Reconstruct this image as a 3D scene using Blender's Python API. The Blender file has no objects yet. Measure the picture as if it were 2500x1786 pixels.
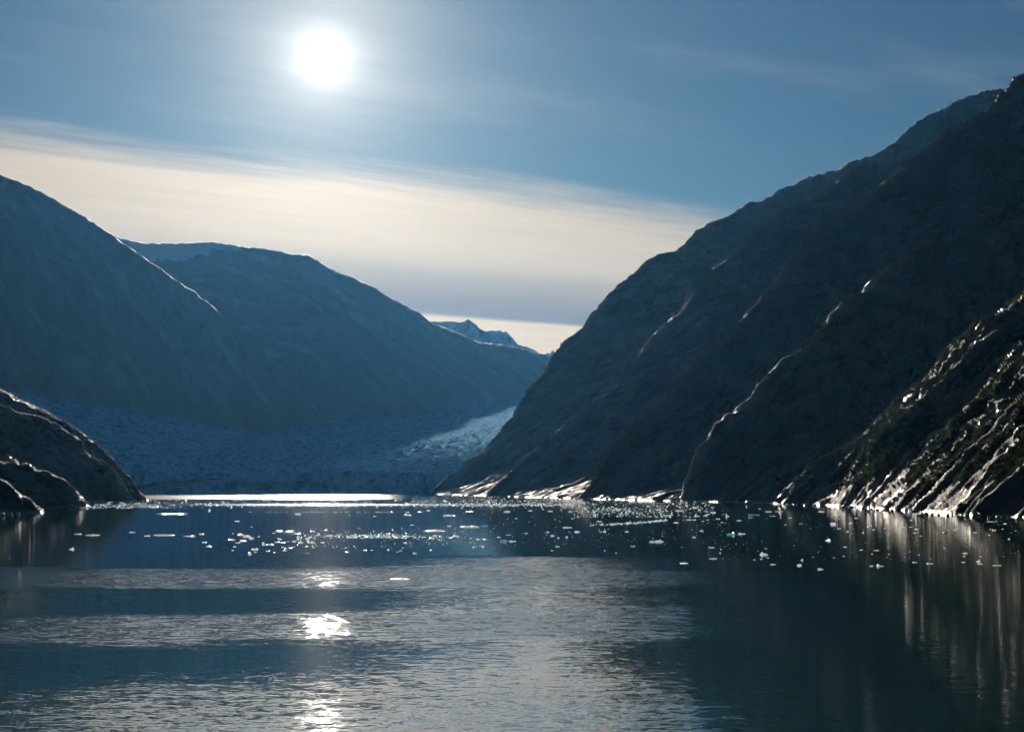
import bpy, math, random
import numpy as np

R = math.radians
scene = bpy.context.scene
col = scene.collection
rng = np.random.default_rng(7)

# ------------------------------------------------------------------ camera
F = 5600.0                    # focal length in pixels of the 2500 x 1786 photograph
PITCH = math.atan(295.0 / F)
CAM_Z = 15.8
DS = 1.5                      # depths below are given for a 3600-pixel lens; this lens sees them stretched
cam_data = bpy.data.cameras.new("camera")
cam_data.sensor_width = 36.0
cam_data.lens = 36.0 * F / 2500.0
cam_data.clip_start = 1.0
cam_data.clip_end = 60000.0
cam = bpy.data.objects.new("camera", cam_data)
col.objects.link(cam)
cam.location = (0, 0, CAM_Z)
cam.rotation_euler = (math.pi / 2 + PITCH, 0, 0)
scene.camera = cam

# ------------------------------------------------------------------ sun direction
def ray(px, py):
    u = (px - 1250.0) / F
    v = (893.0 - py) / F
    c, s = math.cos(PITCH), math.sin(PITCH)
    return np.array([u, c - v * s, s + v * c])

def at(px, py, Y):
    d = ray(px, py)
    return np.array([0, 0, CAM_Z]) + d * (Y / d[1])

def water_Y(py):
    d = ray(1250, py)
    return -CAM_Z * d[1] / d[2]

SUN = ray(790, 140)
SUN = SUN / np.linalg.norm(SUN)
SUN_EL = math.asin(SUN[2])
SUN_AZ = math.atan2(SUN[0], SUN[1])      # clockwise from +Y

# ------------------------------------------------------------------ node helper
class NT:
    def __init__(self, tree):
        self.t = tree
        tree.nodes.clear()
    def n(self, typ, props=None, **inp):
        nd = self.t.nodes.new(typ)
        for k, v in (props or {}).items():
            setattr(nd, k, v)
        for k, v in inp.items():
            self.set(nd, k, v)
        return nd
    def set(self, nd, key, v):
        if isinstance(key, str) and key[0] == 'i' and key[1:].isdigit():
            sock = nd.inputs[int(key[1:])]
        else:
            sock = nd.inputs[key.replace('_', ' ')] if key.replace('_', ' ') in nd.inputs else nd.inputs[key]
        if isinstance(v, bpy.types.NodeSocket):
            self.t.links.new(v, sock)
        elif isinstance(v, bpy.types.Node):
            self.t.links.new(v.outputs[0], sock)
        else:
            sock.default_value = v
    def m(self, op, a, b=None, c=None, clamp=False):
        nd = self.t.nodes.new('ShaderNodeMath')
        nd.operation = op
        nd.use_clamp = clamp
        for i, v in enumerate((a, b, c)):
            if v is not None:
                self.set(nd, 'i%d' % i, v)
        return nd.outputs[0]
    def vm(self, op, a, b=None, scale=None):
        nd = self.t.nodes.new('ShaderNodeVectorMath')
        nd.operation = op
        self.set(nd, 'i0', a)
        if b is not None:
            self.set(nd, 'i1', b)
        if scale is not None:
            self.set(nd, 'Scale', scale)
        return nd.outputs['Value'] if op in ('DOT_PRODUCT', 'LENGTH', 'DISTANCE') else nd.outputs[0]
    def ss(self, v, lo, hi, a=0.0, b=1.0):
        nd = self.t.nodes.new('ShaderNodeMapRange')
        nd.interpolation_type = 'SMOOTHSTEP'
        self.set(nd, 'i0', v)
        for i, x in ((1, lo), (2, hi), (3, a), (4, b)):
            self.set(nd, 'i%d' % i, x)
        return nd.outputs[0]
    def mix(self, f, a, b, blend='MIX'):
        nd = self.t.nodes.new('ShaderNodeMix')
        nd.data_type = 'RGBA'
        nd.blend_type = blend
        self.set(nd, 'i0', f)
        self.set(nd, 'i6', a if not isinstance(a, tuple) else (*a[:3], 1))
        self.set(nd, 'i7', b if not isinstance(b, tuple) else (*b[:3], 1))
        return nd.outputs[2]
    def noise(self, vec, scale, detail=4.0, rough=0.55, out=0, typ='FBM'):
        nd = self.t.nodes.new('ShaderNodeTexNoise')
        nd.noise_type = typ
        self.set(nd, 'Vector', vec)
        nd.inputs['Scale'].default_value = scale
        nd.inputs['Detail'].default_value = detail
        nd.inputs['Roughness'].default_value = rough
        return nd.outputs[out]

def c4(r, g, b):
    return (r, g, b, 1.0)

# ------------------------------------------------------------------ sky
world = bpy.data.worlds.new("World")
scene.world = world
world.use_nodes = True
w = NT(world.node_tree)
SKY_STRENGTH = 0.05
sky = w.n('ShaderNodeTexSky', dict(sky_type='NISHITA', sun_disc=False, sun_elevation=SUN_EL,
                                   sun_rotation=SUN_AZ, altitude=0.0, air_density=1.0,
                                   dust_density=0.25, ozone_density=2.5))
geo = w.n('ShaderNodeTexCoord')
dirv = w.vm('NORMALIZE', geo.outputs['Generated'])
sep = w.n('ShaderNodeSeparateXYZ', None, i0=dirv)
dz = w.m('MAXIMUM', sep.outputs[2], 0.018)
plx = w.m('DIVIDE', sep.outputs[0], dz)
ply = w.m('DIVIDE', sep.outputs[1], dz)
# s: distance behind the edge of the cloud sheet, t: along that edge (units of the sheet's height)
def sheet(px, py):
    d = ray(px, py)
    return d[:2] / d[2]
_a, _b = sheet(0, 306), sheet(1750, 552)
_u = (_b - _a) / np.linalg.norm(_b - _a)
_n = np.array([-_u[1], _u[0]])
_k = 3.48 / float(_n @ _a)
s0 = w.m('SUBTRACT', w.m('ADD', w.m('MULTIPLY', plx, float(_n[0] * _k)), w.m('MULTIPLY', ply, float(_n[1] * _k))), 3.48)
t0 = w.m('ADD', w.m('MULTIPLY', plx, float(_u[0] * _k)), w.m('MULTIPLY', ply, float(_u[1] * _k)))
st = w.n('ShaderNodeCombineXYZ', None, i0=w.m('MULTIPLY', t0, 0.35), i1=s0, i2=0.0)
warp = w.noise(st, 1.1, 1.0, 0.5)
st_f = w.n('ShaderNodeCombineXYZ', None, i0=w.m('MULTIPLY', t0, 0.5), i1=w.m('MULTIPLY', s0, 2.2), i2=3.7)
fine = w.noise(st_f, 3.0, 3.0, 0.6)
s1 = w.m('ADD', s0, w.m('MULTIPLY', w.m('SUBTRACT', warp, 0.5), 0.7))
s1 = w.m('ADD', s1, w.m('MULTIPLY', w.m('SUBTRACT', fine, 0.5), 0.36))
deck = w.ss(s1, -0.14, 0.30)
# angle from the sun
cs = w.vm('DOT_PRODUCT', dirv, tuple(SUN))
ang = w.m('MULTIPLY', w.m('ARCCOSINE', w.m('MINIMUM', cs, 0.9999999)), 180.0 / math.pi)
near_sun = w.m('EXPONENT', w.m('MULTIPLY', ang, -1.0 / 5.8))
# colour of the sheet: thin and creamy near its edge, thicker and greyer farther in, then an opening
thick = w.ss(s1, 0.75, 2.3)
gap_s = w.m('ADD', s0, w.m('MULTIPLY', w.m('SUBTRACT', warp, 0.5), 0.35))
gap = w.ss(gap_s, 2.50, 2.66)
cream = w.mix(thick, (0.585, 0.482, 0.36), (0.215, 0.195, 0.18))
cream = w.mix(gap, cream, (0.72, 0.55, 0.36))
bright = w.m('ADD', 0.82, w.m('MULTIPLY', near_sun, 1.0))
bright = w.m('MULTIPLY', bright, w.m('ADD', 0.88, w.m('MULTIPLY', fine, 0.24)))
cream = w.vm('SCALE', cream, scale=bright)
# clear sky with faint cirrus veils
base = w.vm('MULTIPLY', sky.outputs[0], (0.18 * SKY_STRENGTH, 0.345 * SKY_STRENGTH, 0.54 * SKY_STRENGTH))
ci = w.ss(w.noise(w.n('ShaderNodeCombineXYZ', None, i0=w.m('MULTIPLY', t0, 0.55), i1=w.m('MULTIPLY', s0, 1.5), i2=9.1),
                  1.6, 4.0, 0.62), 0.48, 0.85)
veil = w.m('MULTIPLY', ci, 0.36)
clear = w.mix(veil, base, (0.30, 0.33, 0.37))
full = w.mix(w.m('MULTIPLY', deck, 0.96), clear, cream)
# bright aureole of the sun in the thin high cloud
veil_n = w.m('ADD', 0.72, w.m('MULTIPLY', fine, 0.56))
aur = w.m('MULTIPLY', w.m('MULTIPLY', w.m('EXPONENT', w.m('MULTIPLY', ang, -1.0 / 1.75)), 0.88), veil_n)
aur2 = w.m('MULTIPLY', w.m('EXPONENT', w.m('MULTIPLY', ang, -1.0 / 3.6)), 0.10)
core = w.m('MULTIPLY', w.m('EXPONENT', w.m('MULTIPLY', ang, -1.0 / 0.30)), 1.7)
glow = w.vm('SCALE', (1.0, 0.92, 0.78), scale=w.m('ADD', w.m('ADD', aur, aur2), core))
full = w.vm('ADD', full, glow)
bg = w.n('ShaderNodeBackground', None, Color=full, Strength=0.354)
wo = w.n('ShaderNodeOutputWorld', None, Surface=bg.outputs[0])

# ------------------------------------------------------------------ sun
sun_data = bpy.data.lights.new("sun", 'SUN')
sun_data.energy = 5.0
sun_data.angle = R(0.53)
sun_data.color = (1.0, 0.89, 0.74)
sun = bpy.data.objects.new("sun", sun_data)
col.objects.link(sun)
import mathutils
sun.rotation_euler = mathutils.Vector(SUN.tolist()).to_track_quat('Z', 'Y').to_euler()

scene.view_settings.view_transform = 'Standard'
scene.view_settings.look = 'None'
scene.view_settings.gamma = 1.0
scene.view_settings.exposure = 1.5
scene.view_settings.use_curve_mapping = False
scene.render.engine = 'CYCLES'
scene.cycles.use_denoising = True
scene.cycles.max_bounces = 3
scene.cycles.diffuse_bounces = 1
scene.cycles.glossy_bounces = 2
scene.cycles.transmission_bounces = 2
scene.cycles.transparent_max_bounces = 12
scene.cycles.volume_bounces = 0
scene.cycles.sample_clamp_indirect = 4.0

# ------------------------------------------------------------------ noise
_perm = rng.permutation(256).astype(np.int32)
_perm = np.concatenate([_perm, _perm, _perm])
_g = rng.normal(size=(256, 3)).astype(np.float32)
_g /= np.linalg.norm(_g, axis=1)[:, None]
_gx, _gy, _gz = (np.ascontiguousarray(_g[:, i]) for i in range(3))

def pnoise(x, y, z):
    x = np.asarray(x, np.float32); y = np.asarray(y, np.float32); z = np.asarray(z, np.float32)
    xf = np.floor(x); yf = np.floor(y); zf = np.floor(z)
    xi = xf.astype(np.int32) & 255; yi = yf.astype(np.int32) & 255; zi = zf.astype(np.int32) & 255
    fx = x - xf; fy = y - yf; fz = z - zf
    ux = fx * fx * fx * (fx * (fx * 6 - 15) + 10)
    uy = fy * fy * fy * (fy * (fy * 6 - 15) + 10)
    uz = fz * fz * fz * (fz * (fz * 6 - 15) + 10)
    out = 0
    for dx in (0, 1):
        a = _perm[xi + dx]
        wx = ux if dx else 1 - ux
        for dy in (0, 1):
            b = _perm[a + yi + dy]
            wy = uy if dy else 1 - uy
            for dzz in (0, 1):
                h = _perm[b + zi + dzz]
                wz = uz if dzz else 1 - uz
                out = out + (_gx[h] * (fx - dx) + _gy[h] * (fy - dy) + _gz[h] * (fz - dzz)) * wx * wy * wz
    return out * 1.5          # about -1..1

def fbm(x, y, z, octv=3, gain=0.5):
    o = 0; a = 1.0; f = 1.0
    for i in range(octv):
        o = o + a * pnoise(x * f + 17.3 * i, y * f - 9.1 * i, z * f + 4.7 * i)
        a *= gain; f *= 2.03
    return o

def ridged(x, y, z, octv=3, gain=0.5):
    o = 0; a = 1.0; f = 1.0
    for i in range(octv):
        o = o + a * (1 - 2 * np.abs(pnoise(x * f + 31.7 * i, y * f + 11.9 * i, z * f - 7.3 * i)))
        a *= gain; f *= 2.07
    return o

def sstep(v, lo, hi):
    t = np.clip((v - lo) / (hi - lo), 0, 1)
    return t * t * (3 - 2 * t)

# ------------------------------------------------------------------ terrain tools
def crest(pts, step=0):
    """pts: (px, py, Y) in the photograph -> crest line in the place."""
    return np.array([at(px, py, Y * DS) for px, py, Y in pts], np.float32)

def spur(x, y, C, m, rnd=8.0, ky=1.0):
    """Flanks of slope m that fall away on both sides of a crest line."""
    h = np.full(x.shape, -500.0, np.float32)
    C = C * np.array([1, ky, 1], np.float32)
    y = y * ky
    for a, b in zip(C[:-1], C[1:]):
        vx, vy = float(b[0] - a[0]), float(b[1] - a[1])
        L = math.hypot(vx, vy) + 1e-6
        ux, uy = vx / L, vy / L
        g = float(b[2] - a[2]) / L
        s_ = (x - a[0]) * ux + (y - a[1]) * uy
        p2 = ((x - a[0]) * uy - (y - a[1]) * ux) ** 2 + rnd * rnd
        if abs(g) < m * 0.98:
            t = s_ + np.sqrt(p2) * (g / math.sqrt(m * m - g * g))
        else:
            t = np.full(x.shape, L if g > 0 else 0.0, np.float32)
        t = np.clip(t, 0, L)
        d = np.sqrt(p2 + (s_ - t) ** 2) - rnd
        np.maximum(h, a[2] + g * t - m * d, out=h)
    return h

def smax(a, b, k):
    h = np.clip(0.5 + 0.5 * (a - b) / k, 0, 1)
    return b + (a - b) * h + k * h * (1 - h)

def new_obj(name, mesh, mats, kind=None, parent=None):
    o = bpy.data.objects.new(name, mesh)
    col.objects.link(o)
    for mt in (mats if isinstance(mats, (list, tuple)) else [mats]):
        mesh.materials.append(mt)
    if kind:
        o['kind'] = kind
    if parent:
        o.parent = parent
    return o

def grid_mesh(name, X, Y, Z, keep=None, attrs=None, smooth=True):
    nr, nc = X.shape
    idx = np.arange(nr * nc).reshape(nr, nc)
    q = np.stack([idx[:-1, :-1], idx[:-1, 1:], idx[1:, 1:], idx[1:, :-1]], -1).reshape(-1, 4)
    if keep is not None:
        k = keep.ravel()
        q = q[k[q].any(1)]
    used = np.unique(q)
    remap = np.full(nr * nc, -1, np.int64)
    remap[used] = np.arange(len(used))
    q = remap[q]
    co = np.stack([X.ravel()[used], Y.ravel()[used], Z.ravel()[used]], -1).astype(np.float32)
    me = bpy.data.meshes.new(name)
    me.vertices.add(len(co))
    me.vertices.foreach_set('co', co.ravel())
    me.loops.add(q.size)
    me.loops.foreach_set('vertex_index', q.ravel().astype(np.int32))
    me.polygons.add(len(q))
    me.polygons.foreach_set('loop_start', np.arange(0, q.size, 4, dtype=np.int32))
    me.update(calc_edges=True)
    me.polygons.foreach_set('use_smooth', np.full(len(q), smooth))
    for k, v in (attrs or {}).items():
        a = me.attributes.new(k, 'FLOAT', 'POINT')
        a.data.foreach_set('value', v.ravel()[used].astype(np.float32))
    me.validate()
    return me, co, used

def polar(az0, az1, naz, r0, r1, nr):
    az = np.radians(np.linspace(az0, az1, naz)).astype(np.float32)
    r = np.exp(np.linspace(math.log(r0), math.log(r1), nr)).astype(np.float32)
    A, RR = np.meshgrid(az, r)
    return RR * np.sin(A), RR * np.cos(A)

def climbing_grid(az0, az1, naz, r0, r1, nr, hfun, coarse=420, na0=300):
    """A grid whose rows crowd together where the ground climbs, so that steep faces get as many points as gentle ones."""
    X, Y = polar(az0, az1, na0, r0, r1, coarse)
    H = hfun(X, Y)
    Rr = np.hypot(X, Y)
    dz = np.abs(np.diff(H, axis=0)); dr = np.diff(Rr, axis=0)
    land = (np.maximum(H[:-1], H[1:]) > -4)
    wgt = (0.16 * dr + dz) / Rr[:-1]
    wgt = np.where(land, wgt, dr / Rr[:-1] * 0.004) + 1e-6
    cum = np.concatenate([np.zeros((1, na0)), np.cumsum(wgt, axis=0)], 0)
    cum /= cum[-1:]
    q = np.linspace(0, 1, nr)
    lr = np.log(Rr)
    pos = np.stack([np.interp(q, cum[:, i], lr[:, i]) for i in range(na0)], 1)
    for _ in range(3):
        p = np.pad(pos, ((0, 0), (2, 2)), mode='edge')
        pos = (p[:, :-4] + p[:, 1:-3] + p[:, 2:-2] + p[:, 3:-1] + p[:, 4:]) / 5
    az = np.radians(np.linspace(az0, az1, naz)); az_c = np.radians(np.linspace(az0, az1, na0))
    R_ = np.exp(np.stack([np.interp(az, az_c, row) for row in pos], 0))
    return (R_ * np.sin(az)[None]).astype(np.float32), (R_ * np.cos(az)[None]).astype(np.float32)

def normals(X, Y, Z):
    a = np.stack([np.gradient(v, axis=1) for v in (X, Y, Z)], -1)
    b = np.stack([np.gradient(v, axis=0) for v in (X, Y, Z)], -1)
    n = np.cross(a, b)
    n *= np.sign(n[..., 2:3] + 1e-9)
    n /= np.linalg.norm(n, axis=-1, keepdims=True) + 1e-9
    return n

def streak_coords(X, Y, Z, t, k):
    t = np.array(t, np.float32); t /= np.linalg.norm(t)
    d = (X * t[0] + Y * t[1] + Z * t[2]) * (1 - 1.0 / k)
    return X - d * t[0], Y - d * t[1], Z - d * t[2]

# ------------------------------------------------------------------ materials
def mat(name):
    m = bpy.data.materials.new(name)
    m.use_nodes = True
    return m, NT(m.node_tree)

def finish(nt, shader):
    nt.n('ShaderNodeOutputMaterial', None, Surface=shader)

def rock_material(name, rock_a, rock_b, veg_a, veg_b, streak_t, streak_rot, bump=1.0, snow=False, rough=0.42):
    m, n = mat(name)
    g = n.n('ShaderNodeNewGeometry')
    pos = g.outputs['Position']
    # coordinates stretched along the rock's grain
    d = n.vm('DOT_PRODUCT', pos, streak_t)
    ps = n.vm('SUBTRACT', pos, n.vm('SCALE', streak_t, scale=n.m('MULTIPLY', d, 0.82)))
    n1 = n.noise(ps, 0.045, 6.0, 0.6)
    n2 = n.noise(ps, 0.33, 5.0, 0.6)
    n3 = n.noise(pos, 0.02, 3.0, 0.5)
    rock = n.mix(n.ss(n1, 0.36, 0.62), rock_a, rock_b)
    rock = n.mix(n.m('MULTIPLY', n.ss(n2, 0.45, 0.75), 0.1 if snow else 0.6), rock, tuple(0.45 * c for c in rock_a))
    if snow:
        pale = n.ss(n.noise(ps, 0.007, 5.0, 0.6), 0.50, 0.72)
        rock = n.mix(n.m('MULTIPLY', pale, 0.35), rock, (0.36, 0.35, 0.335))
    rust = n.ss(n.noise(ps, 0.08, 3.0, 0.5), 0.58, 0.75)
    rock = n.mix(n.m('MULTIPLY', rust, 0.0 if snow else 0.35), rock, (0.09, 0.055, 0.034))
    vegc = n.mix(n.ss(n.noise(pos, 0.12, 4.0, 0.6), 0.35, 0.65), veg_a, veg_b)
    vegc = n.mix(n.m('MULTIPLY', n.ss(n3, 0.5, 0.7), 0.4), vegc, (0.02, 0.017, 0.008))
    va = n.n('ShaderNodeAttribute', dict(attribute_name='veg')).outputs['Fac']
    vm = n.ss(n.m('ADD', va, n.m('MULTIPLY', n.m('SUBTRACT', n2, 0.5), 0.7)), 0.40, 0.60)
    base = n.mix(vm, rock, vegc)
    wet = n.ss(n.noise(ps, 0.16, 4.0, 0.62), 0.55, 0.65)
    zz = n.n('ShaderNodeSeparateXYZ', None, i0=pos).outputs[2]
    tide = n.ss(n.m('ADD', zz, n.m('MULTIPLY', n2, 1.5)), 1.6, 3.0, 1.0, 0.0)
    wet = n.m('MAXIMUM', wet, tide)
    base = n.mix(n.m('MULTIPLY', tide, 0.0 if snow else 0.8), base, (0.018, 0.017, 0.016))
    dryveg = n.m('MULTIPLY', wet, n.m('SUBTRACT', 1.0, vm)) if not snow else 0.0
    rg = n.m('ADD', n.m('MULTIPLY', n2, 0.25), n.m('SUBTRACT', 0.74, n.m('MULTIPLY', dryveg, 0.44)))
    sp = n.m('ADD', 0.05, n.m('MULTIPLY', dryveg, 0.15))
    if snow:
        sa = n.n('ShaderNodeAttribute', dict(attribute_name='snow')).outputs['Fac']
        sm = n.ss(n.m('ADD', sa, n.m('MULTIPLY', n.m('SUBTRACT', n1, 0.5), 0.8)), 0.45, 0.55)
        base = n.mix(sm, base, (0.72, 0.76, 0.80))
    n4 = n.noise(ps, 0.9, 4.0, 0.65)
    hgt = n.m('ADD', n.m('MULTIPLY', n2, 2.2), n.m('MULTIPLY', n4, 1.1))
    if snow:
        hgt = n.m('MULTIPLY', n1, 3.0)
    b = n.n('ShaderNodeBump', None, Strength=bump, Distance=1.0, Height=hgt)
    p = n.n('ShaderNodeBsdfPrincipled', None, Base_Color=base, Roughness=rg, Normal=b.outputs[0])
    n.set(p, 'Specular IOR Level', sp)
    finish(n, p.outputs[0])
    return m

def unit(v):
    v = np.array(v, float); v /= np.linalg.norm(v)
    return tuple(v)

T_RIGHT = unit((0.74, -0.05, 0.62))
T_LEFT = unit((0.80, 0.0, -0.58))
M_RIGHT = rock_material('fjord_rock', (0.014, 0.0122, 0.011), (0.082, 0.065, 0.053), (0.004, 0.006, 0.0025), (0.010, 0.012, 0.005), T_RIGHT, None, 0.9)
M_LEFT = rock_material('headland_rock', (0.014, 0.0125, 0.0115), (0.075, 0.063, 0.054), (0.006, 0.008, 0.004), (0.013, 0.015, 0.006), T_LEFT, None, 0.9)
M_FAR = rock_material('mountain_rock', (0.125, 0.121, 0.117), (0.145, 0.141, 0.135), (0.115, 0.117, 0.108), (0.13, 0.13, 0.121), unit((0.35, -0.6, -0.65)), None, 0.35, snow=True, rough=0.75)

# ------------------------------------------------------------------ water
def make_water():
    m, n = mat('fjord_water')
    g = n.n('ShaderNodeNewGeometry')
    pos = g.outputs['Position']
    sp = n.n('ShaderNodeSeparateXYZ', None, i0=pos)
    X, Y = sp.outputs[0], sp.outputs[1]
    # wind patches: long streaks lying across the fjord, wandering edges
    big = n.noise(n.vm('MULTIPLY', pos, (0.25, 0.8, 1.0)), 0.022, 4.0, 0.55)
    mid = n.noise(n.vm('MULTIPLY', pos, (0.22, 1.0, 1.0)), 0.10, 3.0, 0.55)
    wob = n.m('ADD', n.m('MULTIPLY', n.m('SUBTRACT', big, 0.5), 1.0), n.m('MULTIPLY', n.m('SUBTRACT', mid, 0.5), 0.45))
    # position along the fjord on a logarithmic scale so that patches grow with distance
    L = n.m('LOGARITHM', n.m('MAXIMUM', n.m('ADD', Y, n.m('MULTIPLY', X, -0.15)), 20.0), math.e)
    Lw = n.m('ADD', L, n.m('MULTIPLY', wob, 0.16))
    xn = n.m('DIVIDE', X, n.m('MAXIMUM', Y, 20.0))          # bearing across the fjord
    def band(a, b, soft, Ls=Lw):
        la, lb = math.log(a), math.log(b)
        return n.m('MULTIPLY', n.ss(Ls, la - soft, la + soft), n.ss(Ls, lb - soft, lb + soft, 1.0, 0.0))
    terms = []
    def add(mask, amp):
        terms.append(n.m('MULTIPLY', mask, amp))
    # far rippled strip before the glacier, calmer towards the wall
    Lf = n.m('ADD', n.m('LOGARITHM', n.m('MAXIMUM', Y, 20.0), math.e), n.m('MULTIPLY', wob, 0.03))
    add(n.m('MULTIPLY', band(2925, 9000, 0.03, Lf), n.ss(n.m('ADD', xn, n.m('MULTIPLY', wob, 0.032)), -0.085, -0.03, 1.0, 0.12)), n.m('MULTIPLY', n.ss(mid, 0.44, 0.62), 0.085))
    add(n.m('MULTIPLY', band(1950, 2160, 0.02, Lf), n.ss(xn, -0.19, -0.13)), 0.05)
    # cat's paws on the near water
    west = n.ss(n.m('ADD', xn, n.m('MULTIPLY', wob, 0.065)), 0.00, 0.13, 1.0, 0.0)
    add(n.m('MULTIPLY', band(369, 450, 0.035), west), 0.034)
    add(n.m('MULTIPLY', band(237, 291, 0.040), west), 0.029)
    add(n.m('MULTIPLY', n.ss(Lw, math.log(168), math.log(210), 1.0, 0.0), west), 0.013)
    mask_mid = n.m('MULTIPLY', n.ss(xn, -0.14, 0.02), n.ss(n.m('ADD', xn, n.m('MULTIPLY', wob, 0.16)), 0.013, 0.155, 1.0, 0.0))
    add(n.m('MULTIPLY', mask_mid, n.ss(Lw, math.log(495), math.log(562), 1.0, 0.0)), n.ss(L, math.log(165), math.log(345), 0.002, 0.015))
    add(n.m('MULTIPLY', n.ss(Lw, math.log(157), math.log(225), 1.0, 0.0), n.ss(xn, 0.065, 0.22, 1.0, 0.05)), 0.002)
    amp = 0.0045
    for t in terms:
        amp = n.m('ADD', amp, t)
    amp = n.m('ADD', amp, n.m('MULTIPLY', n.ss(Y, 720, 225), 0.002))
    # ripple slopes taken straight from noise: three wavelengths
    def slope(scale, k):
        nv = n.noise(n.vm('MULTIPLY', pos, (0.62, 1.0, 1.0)), scale, 1.0, 0.5, out=1)
        return n.vm('SCALE', n.vm('SUBTRACT', nv, (0.5, 0.5, 0.5)), scale=k)
    sl = n.vm('ADD', n.vm('ADD', slope(0.7, 3.0), slope(2.4, 4.6)), slope(6.5, 3.4))
    sl = n.vm('MULTIPLY', sl, (1.0, 1.0, 0.0))
    sl = n.vm('SCALE', sl, scale=amp)
    # ripples never get steeper than this before they break up
    ln = n.vm('LENGTH', sl)
    LIM = 0.067
    sl = n.vm('SCALE', sl, scale=n.m('DIVIDE', LIM, n.m('SQRT', n.m('ADD', n.m('MULTIPLY', ln, ln), LIM * LIM))))
    # steep faces of the wind ripples lie on their down-fjord side, which hides the backs at a low angle
    lean = n.m('MINIMUM', n.m('MULTIPLY', n.m('MULTIPLY', amp, amp), n.m('DIVIDE', Y, CAM_Z * 0.75)), 0.015)
    sl = n.vm('ADD', sl, n.n('ShaderNodeCombineXYZ', None, i0=0.0, i1=n.m('MULTIPLY', lean, -1.0), i2=0.0))
    nrm = n.vm('NORMALIZE', n.vm('ADD', sl, (0.0, 0.0, 1.0)))
    # capillary ripples inside the wind patches
    far_r = n.m('MULTIPLY', n.ss(Y, 1500, 2850), n.ss(amp, 0.015, 0.06))
    rgh = n.m('ADD', 0.018, n.m('MULTIPLY', far_r, 0.15))
    p = n.n('ShaderNodeBsdfPrincipled', None, Base_Color=c4(0.008, 0.023, 0.015), Roughness=rgh, IOR=1.34, Normal=nrm)
    finish(n, p.outputs[0])
    # sheet, finer near the camera
    xs = np.array([-6300, -3000, -1200, -400, 0, 400, 1200, 3000, 6300], np.float32)
    ys = np.array([-1300, -300, 0, 100, 300, 800, 2000, 4000, 8000, 12000, 17800], np.float32)
    XX, YY = np.meshgrid(xs, ys)
    me, _, _ = grid_mesh('water', XX, YY, np.zeros_like(XX))
    return new_obj('water', me, m, 'structure')
make_water()

# ------------------------------------------------------------------ right bank of the fjord
def dist_to_poly(x, y, P):
    best = np.full(x.shape, 1e9, np.float32)
    sgn = np.ones(x.shape, np.float32)
    for (ax, ay), (bx, by) in zip(P[:-1], P[1:]):
        vx, vy = bx - ax, by - ay
        L2 = vx * vx + vy * vy
        t = np.clip(((x - ax) * vx + (y - ay) * vy) / L2, 0, 1)
        dx, dy = x - (ax + t * vx), y - (ay + t * vy)
        d = np.sqrt(dx * dx + dy * dy)
        cr = vx * (y - ay) - vy * (x - ax)
        upd = d < best
        best = np.where(upd, d, best)
        sgn = np.where(upd, np.sign(cr), sgn)
    return best * sgn

SHORE_PX = [(1061, 1206.3), (1200, 1211), (1436, 1217), (1600, 1222), (1740, 1224), (1936, 1230), (2068, 1234.5),
            (2200, 1245), (2330, 1255), (2500, 1262), (2800, 1275), (3400, 1320)]
SHORE = [(405.0, 8100.0), (183.0, 6450.0), (-39.0, 5400.0)]
for px, py in SHORE_PX:
    Yw = water_Y(py)
    SHORE.append(tuple(at(px, py, Yw)[:2]))
SHORE.append((217.0, 375.0))

R1 = crest([(1045, 1212, 3230), (1061, 1199, 3230), (1166, 1122, 3230), (1243, 1040, 3278), (1281, 995, 3301), (1320, 935, 3325), (1364, 877, 3353),
            (1413, 820, 3383), (1463, 759, 3414), (1518, 698, 3448), (1573, 660, 3482), (1639, 621, 3523), (1683, 594, 3551),
            (1738, 544, 3585), (1804, 517, 3626), (1870, 495, 3666), (1936, 462, 3707), (2013, 434, 3755), (2079, 407, 3796),
            (2140, 385, 3834), (2183, 352, 3861), (2244, 302, 3898), (2310, 270, 3939), (2365, 248, 3973), (2409, 228, 4001),
            (2464, 223, 4035), (2540, 200, 4082), (2700, 120, 4181)])
R1B = crest([(1195, 1212, 2560), (1230, 1180, 2560), (1290, 1130, 2560), (1350, 1075, 2560), (1420, 1020, 2560), (1499, 966, 2596), (1528, 944, 2609),
             (1547, 907, 2617), (1606, 822, 2644), (1684, 763, 2679), (1720, 684, 2695), (1781, 640, 2722), (1835, 593, 2747), (1890, 552, 2772),
             (1951, 512, 2799), (1991, 491, 2817), (2039, 447, 2839), (2106, 402, 2869)])
R2 = crest([(1430, 1218, 2050), (1443, 1199, 2050), (1477, 1162, 2050), (1495, 1132, 2050), (1506, 1107, 2050), (1525, 1081, 2050), (1562, 1044, 2050),
            (1599, 1014, 2050), (1628, 992, 2050), (1658, 973, 2050), (1680, 948, 2050), (1702, 907, 2050), (1741, 864, 2060), (1781, 830, 2070),
            (1815, 803, 2080), (1846, 769, 2090), (1876, 728, 2100), (1924, 681, 2110), (1937, 654, 2110), (1957, 627, 2120), (1991, 586, 2130),
            (2025, 559, 2140), (2079, 532, 2150), (2120, 505, 2160), (2174, 464, 2180), (2201, 430, 2190), (2235, 390, 2200), (2276, 369, 2210),
            (2310, 342, 2220), (2357, 322, 2240), (2398, 288, 2250), (2438, 261, 2260), (2466, 234, 2270), (2500, 200, 2280), (2560, 140, 2300), (2700, 20, 2350)])
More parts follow.
